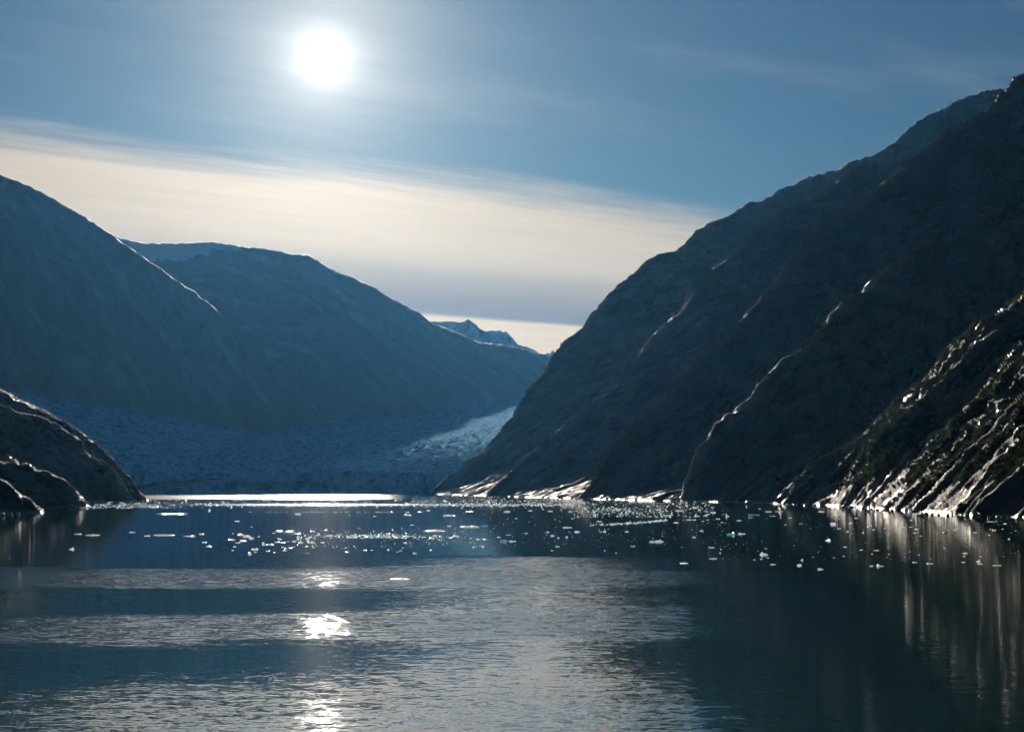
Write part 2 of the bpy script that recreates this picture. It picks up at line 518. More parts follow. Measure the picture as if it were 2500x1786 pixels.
R3 = crest([(1724, 1226, 1690), (1741, 1149, 1690), (1761, 1101, 1695), (1768, 1060, 1700), (1788, 1027, 1700), (1829, 986, 1705), (1863, 945, 1710), (1896, 918, 1715),
            (1930, 884, 1720), (1971, 850, 1730), (2012, 810, 1740), (2046, 783, 1750), (2079, 749, 1760), (2113, 722, 1770), (2147, 695, 1780),
            (2188, 667, 1800), (2228, 651, 1815), (2296, 632, 1835), (2350, 618, 1860), (2480, 560, 1900), (2650, 470, 1950)])
R4 = crest([(1742, 1226, 1610), (1802, 1189, 1600), (1856, 1155, 1590), (1924, 1121, 1580), (1991, 1101, 1575), (2073, 1081, 1570), (2160, 1040, 1580)])
R4B = crest([(1940, 1228, 1410), (1985, 1165, 1410), (2040, 1120, 1410), (2089, 1091, 1405), (2130, 1067, 1400), (2163, 1050, 1400), (2187, 1026, 1400), (2206, 1010, 1400), (2217, 988, 1405),
             (2238, 977, 1410), (2287, 956, 1430), (2400, 900, 1470)])
R5 = crest([(2080, 1232, 1240), (2114, 1181, 1240), (2135, 1153, 1240), (2163, 1115, 1240), (2195, 1067, 1240), (2209, 1050, 1240), (2271, 1002, 1245), (2301, 972, 1245),
            (2322, 939, 1245), (2344, 912, 1250), (2360, 891, 1250), (2379, 855, 1255), (2411, 810, 1260), (2466, 783, 1280), (2500, 752, 1290), (2600, 680, 1320), (2800, 560, 1360)])
RIGHT_SPURS = [(R1, 1.95, 6, 0.38), (R1B, 1.9, 5, 0.46), (R2, 1.85, 3, 0.75), (R3, 2.0, 3, 0.95), (R4, 1.1, 4, 0.5), (R4B, 1.3, 4, 0.4), (R5, 1.7, 4, 0.2)]

def right_height(x, y):
    inland = dist_to_poly(x, y, SHORE)

    sl = 0.95 + (0.34 - 0.95) * sstep(y, 1770, 2130)
    cut = np.clip(inland, 0, None)
    h = np.where(inland > 0, sl * np.minimum(cut, 420) + 0.25 * np.clip(cut - 420, 0, None), inland * 0.5)
    h = h - 3.0
    for C, m, k, ky in RIGHT_SPURS:
        h = smax(spur(x, y, C, m, 10.0, ky), h, k)
    return np.where(inland > -40, h, np.minimum(h, -6)), inland

def build_right():
    X, Y = climbing_grid(-3.3, 16.2, 860, 720, 7400, 920, lambda x, y: right_height(x, y)[0])
    H, inland = right_height(X, Y)
    Z = H.astype(np.float32)
    N = normals(X, Y, Z)
    dist = np.hypot(X, Y)
    # grooves and ribs that run down the spurs
    a = streak_coords(X, Y, Z, T_RIGHT, 7.0)
    b = streak_coords(X, Y, Z, T_RIGHT, 6.0)
    up = sstep(Z, 2, 60)
    lf = fbm(X / 260, Y / 260, Z / 200, 2)
    wx = 6 * pnoise(X / 80, Y / 110, Z / 80); wy = 6 * pnoise(X / 80 + 40, Y / 110, Z / 80)
    a = (a[0] + wx, a[1] + wy, a[2] + wx * 0.5)
    b = (b[0] + wx * 0.5, b[1] + wy * 0.5, b[2] - wy * 0.4)
    n1 = ridged(a[0] / 80, a[1] / 80, a[2] / 80, 2, 0.5)
    n2 = ridged(b[0] / 25, b[1] / 25, b[2] / 25, 2, 0.5)
    n2b = ridged(b[0] / 9.0, b[1] / 9.0, b[2] / 9.0, 2, 0.5)
    n3 = fbm(X / 3.6, Y / 3.6, Z / 3.6, 2, 0.6)
    n4 = ridged(X / 30 + 7, Y / 30, Z / 22, 3, 0.55)
    n5 = fbm(X / 11, Y / 11, Z / 9, 2, 0.6)
    near = 1 - sstep(dist, 1700, 3500)
    patch = 0.5 + 0.5 * sstep(pnoise(X / 120, Y / 120, Z / 90), -0.3, 0.4)
    big = n1 * (4.5 + 4.0 * up) + n2 * (3.6 + 2.0 * up) * patch
    disp = big + n2b * 1.7 * patch * (0.45 + 0.55 * near) + n4 * (1.3 + 3.0 * up)
    disp = disp + n5 * 1.2 * (0.3 + 0.7 * near) + n3 * 0.5 * near + lf * 4 * up
    disp = disp * 0.9 - 3.0 - 4.0 * up
    # vegetation: gentler ground, away from the scoured rim above the water, in patches along the grain
    v = 0.58 + 0.55 * fbm(a[0] / 60, a[1] / 60, a[2] / 60, 3, 0.55) + 0.30 * pnoise(X / 210, Y / 210, Z / 160)
    v = v - 0.22 * sstep(n2, 0.5, 1.0) - 0.70 * (1 - sstep(Z, 3, 20)) - 0.42 * sstep(Y, 2300, 3600) * (1 - sstep(Z, 60, 260))
    v = v + 0.16 * (1 - sstep(Y, 1725, 2325))
    cd = np.full(X.shape, 1e9, np.float32)
    for C in (R1, R1B, R2, R3, R4, R4B, R5):
        cd = np.minimum(cd, np.abs(dist_to_poly(X, Y, [tuple(p[:2]) for p in C])))
    brow = (1 - sstep(cd, 8, 45)) * sstep(Z, 25, 70)
    v = v + 0.16 * brow * sstep(pnoise(X / 40, Y / 60, Z / 40), -0.45, 0.1)
    X2 = X + N[..., 0] * disp; Y2 = Y + N[..., 1] * disp; Z2 = Z + N[..., 2] * disp
    me, co, used = grid_mesh('fjord_wall', X2, Y2, Z2, keep=(Z2 > -3.0), attrs=dict(veg=v))
    o = new_obj('steep_mountain', me, M_RIGHT, 'structure')
    return (X2, Y2, Z2, N, v, dist, brow)

# ------------------------------------------------------------------ headland on the left
LD = crest([(-420, 700, 1700), (-200, 850, 1730), (0, 960, 1750), (17, 967, 1750), (32, 978, 1750), (52, 985, 1750), (73, 995, 1750), (95, 1006, 1750), (116, 1021, 1750), (138, 1030, 1750),
            (160, 1045, 1750), (181, 1062, 1750), (198, 1079, 1750), (216, 1088, 1750), (224, 1101, 1750), (237, 1118, 1750), (250, 1133, 1750),
            (269, 1148, 1745), (289, 1161, 1745), (306, 1179, 1740), (328, 1198, 1740), (347, 1221, 1735)], 12)
LD2 = crest([(-150, 960, 1650), (0, 1000, 1660), (52, 1017, 1670), (95, 1032, 1675), (129, 1051, 1680), (172, 1075, 1685), (194, 1103, 1690), (207, 1120, 1690), (220, 1137, 1690), (250, 1170, 1690), (270, 1222, 1690)], 12)
LD3 = crest([(100, 1082, 1640), (129, 1090, 1640), (159, 1101, 1645), (185, 1116, 1650), (213, 1133, 1660), (233, 1142, 1670), (267, 1150, 1690)], 12)
LC = crest([(-150, 1040, 1330), (0, 1114, 1350), (13, 1129, 1350), (24, 1142, 1350), (40, 1180, 1350)], 10)
LB = crest([(-120, 1120, 1180), (0, 1148, 1200), (39, 1151, 1205), (65, 1157, 1205), (86, 1167, 1205), (112, 1172, 1205), (138, 1181, 1205), (155, 1191, 1205), (159, 1207, 1205), (172, 1224, 1205), (180, 1235, 1205)], 8)
LA = crest([(-150, 1120, 930), (-60, 1160, 940), (0, 1187, 945), (13, 1200, 948), (34, 1213, 948), (56, 1224, 950), (71, 1235, 950), (82, 1246, 950)], 6)
LEFT_SPURS = [(LD, 1.25, 8), (LD2, 1.6, 8), (LD3, 1.7, 6), (LC, 1.3, 6), (LB, 1.25, 5), (LA, 1.2, 4)]

def build_left():
    def left_height(x, y):
        h = np.full(x.shape, -12.0, np.float32)
        for C, m, k in LEFT_SPURS:
            h = smax(spur(x, y, C, m, 4.0, 0.38), h, k)
        return h
    X, Y = climbing_grid(-20.0, -8.6, 430, 1245, 3450, 340, left_height, 300, 200)
    Z = left_height(X, Y).astype(np.float32)
    N = normals(X, Y, Z)
    a = streak_coords(X, Y, Z, T_LEFT, 4.0)
    n1 = ridged(a[0] / 42, a[1] / 42, a[2] / 42, 3, 0.5)
    n2 = ridged(a[0] / 12, a[1] / 12, a[2] / 12, 2, 0.5)
    n3 = fbm(X / 5, Y / 5, Z / 5, 2)
    up = sstep(Z, 2, 40)
    n2b = ridged(a[0] / 5.5, a[1] / 5.5, a[2] / 5.5, 2, 0.5)
    n4 = ridged(X / 16 + 3, Y / 16, Z / 12, 3, 0.55)
    disp = n1 * (2.0 + 2.0 * up) + n2 * (1.3 + 0.5 * up) + n2b * 0.65 + n4 * (0.9 + 1.9 * up) + n3 * 0.6 - 2.0
    v = 0.15 + 0.5 * fbm(a[0] / 55, a[1] / 55, a[2] / 55, 3, 0.55) + 0.25 * up - 0.5 * (1 - sstep(Z, 3, 26))
    X2 = X + N[..., 0] * disp; Y2 = Y + N[..., 1] * disp; Z2 = Z + N[..., 2] * disp
    me, _, _ = grid_mesh('headland', X2, Y2, Z2, keep=(Z2 > -3.0), attrs=dict(veg=v))
    new_obj('headland_shore', me, M_LEFT, 'structure')

# ------------------------------------------------------------------ mountains behind the glacier
L1 = crest([(-700, 160, 4900), (-400, 260, 4950), (-150, 350, 5000), (0, 426, 5000), (62, 451, 5000), (105, 472, 5000), (154, 500, 5000), (203, 528, 5000), (246, 555, 5000), (289, 583, 5000),
            (339, 620, 5000), (382, 651, 5000), (425, 682, 5000), (468, 706, 5000), (505, 734, 5000), (542, 765, 5000), (600, 820, 4980),
            (680, 900, 4940), (760, 985, 4900), (820, 1060, 4860)], 40)
L2 = crest([(100, 560, 7037), (285, 578, 6925), (326, 589, 6869), (369, 594, 6813), (443, 594, 6757), (517, 591, 6702), (566, 596, 6702), (616, 604, 6702),
            (647, 608, 6702), (708, 618, 6702), (751, 622, 6702), (770, 632, 6702), (800, 652, 6702), (846, 670, 6724), (886, 687, 6746),
            (915, 704, 6769), (945, 722, 6791), (984, 744, 6813), (1014, 759, 6847), (1043, 783, 6880), (1093, 803, 6958), (1132, 820, 7037), (1166, 835, 7104),
            (1216, 840, 7204), (1255, 847, 7282), (1290, 855, 7372), (1324, 864, 7461), (1359, 877, 7539), (1450, 905, 7651), (1650, 960, 7819), (1800, 1010, 7930)], 45)
FP = crest([(700, 800, 10000), (950, 790, 10000), (1046, 785, 10000), (1093, 782, 10000), (1122, 783, 10000), (1144, 779, 10000), (1153, 786, 10000), (1162, 791, 10000), (1175, 803, 10000), (1186, 808, 10000),
            (1201, 803, 10000), (1222, 805, 10000), (1229, 809, 10000), (1235, 807, 10000), (1243, 815, 10000), (1251, 830, 10000), (1260, 840, 10000), (1275, 842, 10000),
            (1290, 847, 10000), (1324, 864, 10000), (1338, 860, 10000), (1342, 862, 10000), (1349, 854, 10000), (1356, 864, 10000), (1366, 874, 10000), (1420, 880, 10000), (1600, 930, 10000)], 14)

def build_mountain(name, C, m, box, size, amp, snow_fn, t, rnd=14.0, veg0=0.2, gully=1.0, ky=1.0):
    X, Y = polar(*box[:2], size[0], *box[2:], size[1])
    Z = spur(X, Y, C, m, rnd, ky).astype(np.float32)
    Z = np.maximum(Z, -10)
    N = normals(X, Y, Z)
    below = sstep(snow_depth(X, Y, Z, C), 30, 300)
    # gullies that fall straight down the slope
    gx = N[..., 0]; gy = N[..., 1]
    a = streak_coords(X, Y, Z, t, 4.0)
    n1 = ridged(a[0] / 330, a[1] / 330, a[2] / 330, 3, 0.42)
    n2 = ridged(a[0] / 60, a[1] / 60, a[2] / 60, 3, 0.55)
    disp = (n1 * amp * (0.12 + 0.88 * below) + n2 * amp * 0.06 * (0.3 + 0.7 * below)) * gully - amp * 0.2
    disp = disp + 5.0 * ridged(X / 55, Y / 55, Z / 45, 3, 0.55) - 4.0
    v = veg0 + 0.4 * fbm(a[0] / 260, a[1] / 260, a[2] / 260, 3)
    X2 = X + N[..., 0] * disp; Y2 = Y + N[..., 1] * disp; Z2 = Z + N[..., 2] * disp
    sn = snow_fn(X2, Y2, Z2, n1, n2)
    me, _, _ = grid_mesh(name, X2, Y2, Z2, keep=(Z2 > -5), attrs=dict(veg=v, snow=sn))
    return new_obj(name, me, M_FAR, 'structure')

def snow_depth(X, Y, Z, C):
    # how far below the crest at the same bearing
    az = np.arctan2(X, Y)
    caz = np.arctan2(C[:, 0], C[:, 1])
    o = np.argsort(caz)
    top = np.interp(az, caz[o], C[o, 2])
    return top - Z

def snow_L1(X, Y, Z, n1, n2):
    d = snow_depth(X, Y, Z, L1)
    px = 1250 + F * X / Y
    return 0.12 * sstep(n2, 0.3, 1.2) * (1 - sstep(d, 60, 230)) * (1 - sstep(px, 60, 180)) * 2.2 + 0.12

def snow_L2(X, Y, Z, n1, n2):
    d = snow_depth(X, Y, Z, L2)
    px = 1250 + F * X / np.maximum(Y, 1)
    lim = 150 * (1 - sstep(px, 420, 640)) + 30 * (1 - sstep(px, 700, 1000)) + 8
    s = 1 - sstep(d + 30 * n1 + 22 * n2, lim * 0.7, lim * 1.3)
    return s

def snow_FP(X, Y, Z, n1, n2):
    return 0.62 + 0.25 * n2 - 0.5 * sstep(n1, 0.6, 1.3)

# ------------------------------------------------------------------ glacier
def glacier_material():
    m, n = mat('glacier_ice')
    g = n.n('ShaderNodeNewGeometry')
    pos = g.outputs['Position']
    n1 = n.noise(pos, 0.05, 5.0, 0.6)
    n2 = n.noise(n.vm('MULTIPLY', pos, (1.0, 1.0, 0.25)), 0.16, 4.0, 0.6)
    base = n.mix(n.ss(n1, 0.35, 0.65), (0.19, 0.42, 0.64), (0.36, 0.57, 0.76))
    base = n.mix(n.m('MULTIPLY', n.ss(n2, 0.5, 0.75), 0.5), base, (0.12, 0.30, 0.46))
    crv = n.noise(n.vm('MULTIPLY', pos, (1.0, 0.5, 1.0)), 0.055, 4.0, 0.65)
    base = n.mix(n.m('MULTIPLY', n.ss(crv, 0.50, 0.60), 0.75), base, (0.08, 0.22, 0.36))  # darkness of the crevasses painted into the ice colour
    dirt = n.n('ShaderNodeAttribute', dict(attribute_name='dirt')).outputs['Fac']
    dm = n.ss(n.m('ADD', dirt, n.m('MULTIPLY', n.m('SUBTRACT', n2, 0.5), 0.9)), 0.45, 0.75)
    base = n.mix(dm, base, (0.07, 0.07, 0.07))
    b = n.n('ShaderNodeBump', None, Strength=0.7, Distance=1.0, Height=n.m('MULTIPLY', n2, 4.0))
    p = n.n('ShaderNodeBsdfPrincipled', None, Base_Color=base, Roughness=0.9, Normal=b.outputs[0])
    n.set(p, 'Specular IOR Level', 0.0)
    finish(n, p.outputs[0])
    return m

def build_glacier():
    nx = 640
    xs = np.linspace(-1420, 320, nx).astype(np.float32)
    front = 5010 + 26 * fbm(xs / 190, xs * 0 + 3.1, xs * 0, 3) + 7 * pnoise(xs / 22, xs * 0, xs * 0 + 8)
    ncl = 16
    ys_s = np.concatenate([[0], np.exp(np.linspace(math.log(3), math.log(6300), 300))]).astype(np.float32)
    def surf(X, Y):
        u = Y - 5010
        z = 39 + 0.0747 * u
        z = z + 0.24 * np.clip(-752 - X, 0, None) * sstep(u, -90, 390)
        # swell of the ice tongue, lower at the margin by the headland
        z = z + 7 * fbm(X / 260, Y / 600, X * 0, 2)
        return z
    X = np.repeat(xs[None], ncl + len(ys_s), 0)
    Y = np.zeros_like(X); Z = np.zeros_like(X)
    for j, d in enumerate(ys_s):
        Y[ncl + j] = front + d
    Z[ncl:] = surf(X[ncl:], Y[ncl:])
    # seracs and crevasses
    Xs, Ys = X[ncl:], Y[ncl:]
    flow = Ys * 0.35 + Xs * 0.12
    r1 = ridged(Xs / 42, Ys / 40, Xs * 0, 3, 0.55)
    r2 = ridged(Xs / 14, Ys / 16, Xs * 0 + 5, 2, 0.5)
    fade = 0.6 + 0.4 * sstep(-(Ys - 5010), -2250, 0)
    Z[ncl:] += (r1 * 5.0 + r2 * 2.6) * fade
    top = Z[ncl].copy()
    for j in range(ncl):
        f = j / ncl
        Z[j] = -5 + (top + 5) * f
        col_n = pnoise(xs / 13, xs * 0 + f * 0.9, xs * 0 + 2.2) * 5 + pnoise(xs / 5, xs * 0 + f * 3, xs * 0 + 6.2) * 1.8
        Y[j] = front - 9 * (1 - f) + col_n * math.sin(math.pi * f)
    # medial moraines: thin dark lines that follow the flow
    line = Xs + 0.0
    u = Ys - 5010
    d = np.zeros_like(Xs)
    for x0, k, wd, st in ((-350, 0.143, 16, 0.55), (-520, 0.08, 28, 0.42), (-90, 0.12, 14, 0.5), (-475, 0.173, 12, 0.42), (-730, 0.01, 36, 0.5)):
        cx = x0 + k * u + 26 * pnoise(u / 300, u * 0 + x0, u * 0)
        d = np.maximum(d, st * np.exp(-((Xs - cx) / (wd + 0.012 * u)) ** 2))
    dirt = np.zeros_like(X)
    dirt[ncl:] = d
    dirt[:ncl] = d[0][None] * 0.8
    me, _, _ = grid_mesh('glacier', X, Y, Z, attrs=dict(dirt=dirt), smooth=False)
    new_obj('glacier', me, glacier_material(), 'structure')

RT = build_right()
build_left()
build_mountain('ridge_mountain', L1, 1.6, (-22, -2.9, 5020, 10200), (440, 210), 34, snow_L1, (0.35, -0.5, -0.75), veg0=0.3, ky=0.32)
build_mountain('snow_capped_mountain', L2, 1.0, (-15.4, 7.5, 6000, 14100), (520, 210), 26, snow_L2, (0.25, -0.75, -0.5), veg0=0.1, ky=0.31)
build_mountain('distant_mountain', FP, 1.3, (-7.2, 5.2, 13500, 17300), (700, 110), 55, snow_FP, (0.3, -0.6, -0.6), rnd=4.0, veg0=-0.5, ky=0.33)
build_glacier()

# ------------------------------------------------------------------ shrubs on the near slopes (ground cover)
def leaf_material():
    m, n = mat('alder_leaves')
    inf = n.n('ShaderNodeObjectInfo')
    g = n.n('ShaderNodeNewGeometry')
    rnd = n.noise(g.outputs['Position'], 0.06, 3.0, 0.6)
    base = n.mix(n.ss(rnd, 0.35, 0.65), (0.018, 0.025, 0.007), (0.050, 0.056, 0.016))
    base = n.mix(n.m('MULTIPLY', n.ss(n.noise(g.outputs['Position'], 0.25, 2.0, 0.5), 0.58, 0.75), 0.6), base, (0.055, 0.040, 0.016))
    d = n.n('ShaderNodeBsdfDiffuse', None, Color=base)
    tr = n.n('ShaderNodeBsdfTranslucent', None, Color=base)
    mx = n.n('ShaderNodeMixShader', None, i0=0.5, i1=d.outputs[0], i2=tr.outputs[0])
    finish(n, mx.outputs[0])
    return m

def bush_mesh(seed, nleaf=150):
    r = np.random.default_rng(seed)
    lobes = [(r.uniform(-0.5, 0.5), r.uniform(-0.5, 0.5), r.uniform(0.2, 0.55), r.uniform(0.35, 0.6)) for _ in range(6)]
    V = []; Fc = []
    for i in range(nleaf):
        lx, ly, lz, lr = lobes[r.integers(len(lobes))]
        d = r.normal(size=3); d /= np.linalg.norm(d)
        if d[2] < -0.3:
            d[2] *= -1
        c = np.array([lx, ly, lz]) + d * lr * r.uniform(0.75, 1.05) * np.array([1, 1, 0.85])
        s = r.uniform(0.08, 0.16)
        u = np.cross(d, r.normal(size=3)); u /= np.linalg.norm(u) + 1e-6
        v = np.cross(d + r.normal(size=3) * 0.5, u); v /= np.linalg.norm(v) + 1e-6
        k = len(V)
        V += [c - u * s - v * s * 0.7, c + u * s - v * s * 0.7, c + u * s * 0.6 + v * s, c - u * s * 0.6 + v * s]
        Fc.append((k, k + 1, k + 2, k + 3))
    me = bpy.data.meshes.new('shrub')
    me.from_pydata([tuple(p) for p in V], [], Fc)
    me.materials.append(M_LEAF)
    return me

M_LEAF = leaf_material()

def build_shrubs():
    X, Y, Z, N, v, dist, brow = RT
    ok = (v > 0.50) & (Z > 5) & (dist < 5100)
    ii = np.flatnonzero(ok.ravel())
    # area each grid vertex stands for grows with distance squared
    e1 = np.stack([np.gradient(v_, axis=1) for v_ in (X, Y, Z)], -1); e2 = np.stack([np.gradient(v_, axis=0) for v_ in (X, Y, Z)], -1)
    area = np.linalg.norm(np.cross(e1, e2), axis=-1)
    wgt = area.ravel()[ii] * np.where(dist.ravel()[ii] > 2250, 0.45, 1.0) * np.where(dist.ravel()[ii] > 3450, 0.4, 1.0)
    wgt *= np.clip((v.ravel()[ii] - 0.45) * 6, 0.1, 1.0) * (1 + 2.5 * brow.ravel()[ii])
    pick = rng.choice(ii, size=min(90000, len(ii)), replace=False, p=wgt / wgt.sum())
    P = np.stack([X.ravel()[pick], Y.ravel()[pick], Z.ravel()[pick]], -1)
    nc = X.shape[1]
    for step_ in (1, nc):
        nb = np.clip(pick + step_, 0, X.size - 1)
        Q = np.stack([X.ravel()[nb], Y.ravel()[nb], Z.ravel()[nb]], -1)
        dlt = Q - np.stack([X.ravel()[pick], Y.ravel()[pick], Z.ravel()[pick]], -1)
        dlt[np.linalg.norm(dlt, axis=1) > 40] = 0
        P += dlt * rng.uniform(0, 1, (len(P), 1))
    P[:, 2] -= 0.4
    dd = dist.ravel()[pick]
    sc = rng.uniform(1.5, 3.6, len(P)) * (1 + 0.35 * pnoise(P[:, 0] / 40, P[:, 1] / 40, P[:, 2] / 40)) * (0.85 + 0.35 * sstep(dd, 1500, 3000))
    me = bpy.data.meshes.new('shrubbery')
    me.vertices.add(len(P))
    me.vertices.foreach_set('co', P.astype(np.float32).ravel())
    for nm, vals in (('size', sc), ('turn', rng.uniform(0, 6.28, len(P)))):
        a = me.attributes.new(nm, 'FLOAT', 'POINT')
        a.data.foreach_set('value', vals.astype(np.float32))
    o = bpy.data.objects.new('shrubbery', me)
    col.objects.link(o)
    o['kind'] = 'stuff'
    o['label'] = 'low dark green alder scrub covering the steep slope above the water'
    o['category'] = 'shrubs'
    me.materials.append(M_LEAF)
    ng = bpy.data.node_groups.new('scatter_shrubs', 'GeometryNodeTree')
    ng.interface.new_socket('Geometry', in_out='INPUT', socket_type='NodeSocketGeometry')
    ng.interface.new_socket('Geometry', in_out='OUTPUT', socket_type='NodeSocketGeometry')
    N_ = ng.nodes; Lk = ng.links
    gi = N_.new('NodeGroupInput'); go = N_.new('NodeGroupOutput')
    join = N_.new('GeometryNodeJoinGeometry')
    protos = [bpy.data.objects.new('shrub_form', bush_mesh(100 + i)) for i in range(4)]
    rv = N_.new('GeometryNodeInputIndex')
    for i, pr in enumerate(protos):
        oi = N_.new('GeometryNodeObjectInfo'); oi.inputs['Object'].default_value = pr; oi.inputs['As Instance'].default_value = True
        md = N_.new('ShaderNodeMath'); md.operation = 'MODULO'; md.inputs[1].default_value = 4
        Lk.new(rv.outputs[0], md.inputs[0])
        eq = N_.new('ShaderNodeMath'); eq.operation = 'COMPARE'; eq.inputs[1].default_value = i; eq.inputs[2].default_value = 0.1
        Lk.new(md.outputs[0], eq.inputs[0])
        ip = N_.new('GeometryNodeInstanceOnPoints')
        at1 = N_.new('GeometryNodeInputNamedAttribute'); at1.data_type = 'FLOAT'; at1.inputs['Name'].default_value = 'size'
        at2 = N_.new('GeometryNodeInputNamedAttribute'); at2.data_type = 'FLOAT'; at2.inputs['Name'].default_value = 'turn'
        cx = N_.new('ShaderNodeCombineXYZ')
        Lk.new(at2.outputs[0], cx.inputs[2])
        Lk.new(gi.outputs[0], ip.inputs['Points'])
        Lk.new(eq.outputs[0], ip.inputs['Selection'])
        Lk.new(oi.outputs['Geometry'], ip.inputs['Instance'])
        Lk.new(cx.outputs[0], ip.inputs['Rotation'])
        Lk.new(at1.outputs[0], ip.inputs['Scale'])
        Lk.new(ip.outputs[0], join.inputs[0])
    Lk.new(join.outputs[0], go.inputs[0])
    md = o.modifiers.new('scatter', 'NODES')
    md.node_group = ng
build_shrubs()

# ------------------------------------------------------------------ drifting ice
def ice_material(name, white, deep, trans=0.9):
    m, n = mat(name)
    g = n.n('ShaderNodeNewGeometry')
    n1 = n.noise(g.outputs['Position'], 0.9, 4.0, 0.6)
    n2 = n.noise(g.outputs['Position'], 3.5, 3.0, 0.6)
    base = n.mix(n.ss(n1, 0.38, 0.64), white, deep)
    b = n.n('ShaderNodeBump', None, Strength=0.7, Distance=0.25, Height=n2)
    p = n.n('ShaderNodeBsdfPrincipled', None, Base_Color=base, Roughness=0.28, IOR=1.31, Normal=b.outputs[0])
    tl = n.n('ShaderNodeBsdfTranslucent', None, Color=base)
    tp = n.n('ShaderNodeBsdfTransparent', None, Color=base)
    m1 = n.n('ShaderNodeMixShader', None, i0=trans * 0.62, i1=p.outputs[0], i2=tl.outputs[0])
    m2 = n.n('ShaderNodeMixShader', None, i0=0.36, i1=m1.outputs[0], i2=tp.outputs[0])
    finish(n, m2.outputs[0])
    return m

M_ICE = ice_material('white_ice', (0.76, 0.80, 0.82), (0.52, 0.64, 0.70))
M_BLUE = ice_material('blue_ice', (0.36, 0.62, 0.72), (0.10, 0.36, 0.50), 0.7)
M_GREY = ice_material('clear_grey_ice', (0.10, 0.15, 0.18), (0.04, 0.07, 0.09), 0.1)

def floe_mesh(seed, W, D, H, form):
    """Irregular slab or lump of ice, W x D metres, H above the water. form: flat, lump, peak, block, long, end"""
    r = np.random.default_rng(seed)
    na = 18 if W > 3 else 12
    rings = [1.0, 1.02, 0.93, 0.72, 0.42]
    ph = r.uniform(0, 6.28, 4)
    lumps = []
    k = {'flat': 5, 'lump': 4, 'peak': 3, 'block': 2, 'long': 9, 'end': 4}[form]
    for i in range(k):
        lumps.append((r.uniform(-0.8, 0.8), r.uniform(-0.6, 0.6), r.uniform(0.12, 0.34), r.uniform(0.35, 1.0)))
    if form == 'peak':
        lumps.append((-0.45 if seed % 2 else 0.4, 0.0, 0.28, 1.5))
    if form == 'end':
        lumps.append((0.86, 0.0, 0.16, 1.6)); lumps.append((-0.86, 0.0, 0.12, 1.0))
    floor_h = {'flat': 0.45, 'lump': 0.30, 'peak': 0.22, 'block': 0.75, 'long': 0.28, 'end': 0.30}[form]
    def top(u, v):
        h = floor_h
        for (cx, cy, s_, a) in lumps:
            h = max(h, floor_h + (a - floor_h) * math.exp(-(((u - cx) / s_) ** 2 + ((v - cy) / (s_ * 2.2)) ** 2))) if a > floor_h else h
        return h
    V = []; Fc = []
    for k, rr in enumerate(rings):
        for i in range(na):
            a = 6.2832 * i / na
            q = 1 + 0.16 * math.sin(2 * a + ph[0]) + 0.11 * math.sin(3 * a + ph[1]) + 0.08 * math.sin(5 * a + ph[2]) + r.uniform(-0.06, 0.06)
            u, v = rr * q * math.cos(a) * 0.92, rr * q * math.sin(a) * 0.92
            if k == 0:
                z = -0.35 * H - 0.15
            elif k == 1:
                z = 0.12 * H * r.uniform(0.3, 1.6)
            else:
                z = H * min(1.5, top(u, v)) * (0.82 + 0.3 * r.random()) * (0.85 if k == 2 else 1.0)
            V.append((u * W / 2, v * D / 2, z))
    for k in range(len(rings) - 1):
        for i in range(na):
            j = (i + 1) % na
            Fc.append((k * na + i, k * na + j, (k + 1) * na + j, (k + 1) * na + i))
    c = len(V)
    V.append((0, 0, H * top(0, 0)))
    kk = (len(rings) - 1) * na
    for i in range(na):
        Fc.append((kk + i, kk + (i + 1) % na, c))
    me = bpy.data.meshes.new('ice_floe')
    me.from_pydata(V, [], Fc)
    me.update()
    return me

def water_at(px, py):
    d = ray(px, py)
    t = -CAM_Z / d[2]
    return d[0] * t, d[1] * t

_floe_n = [0]
def floe(px, py, wpx, hpx, form='flat', label=None, group=None, m=None, name='ice_floe', spin=None):
    """px, py: where its waterline stands in the photograph; wpx, hpx: its size there."""
    _floe_n[0] += 1
    sd = 1000 + _floe_n[0]
    r = random.Random(sd)
    py = max(py + hpx * 0.35, 1215)
    x, y = water_at(px, py)
    W = wpx * y / F * 0.92
    D = W * (r.uniform(0.55, 0.9) if form != 'long' else 0.35)
    depth_px = D * CAM_Z / (y * y) * F * 0.5
    H = max(0.18, (hpx - depth_px) * y / F * 0.62)
    me = floe_mesh(sd, W, D, H, form)
    o = new_obj(name, me, m or M_ICE)
    o.location = (x, y, 0)
    o.rotation_euler = (0, 0, spin if spin is not None else (r.uniform(-0.25, 0.25) + (math.pi if r.random() < 0.5 and form not in ('end', 'peak') else 0)))
    o['label'] = label
    o['category'] = 'ice floe'
    if group:
        o['group'] = group
    return o

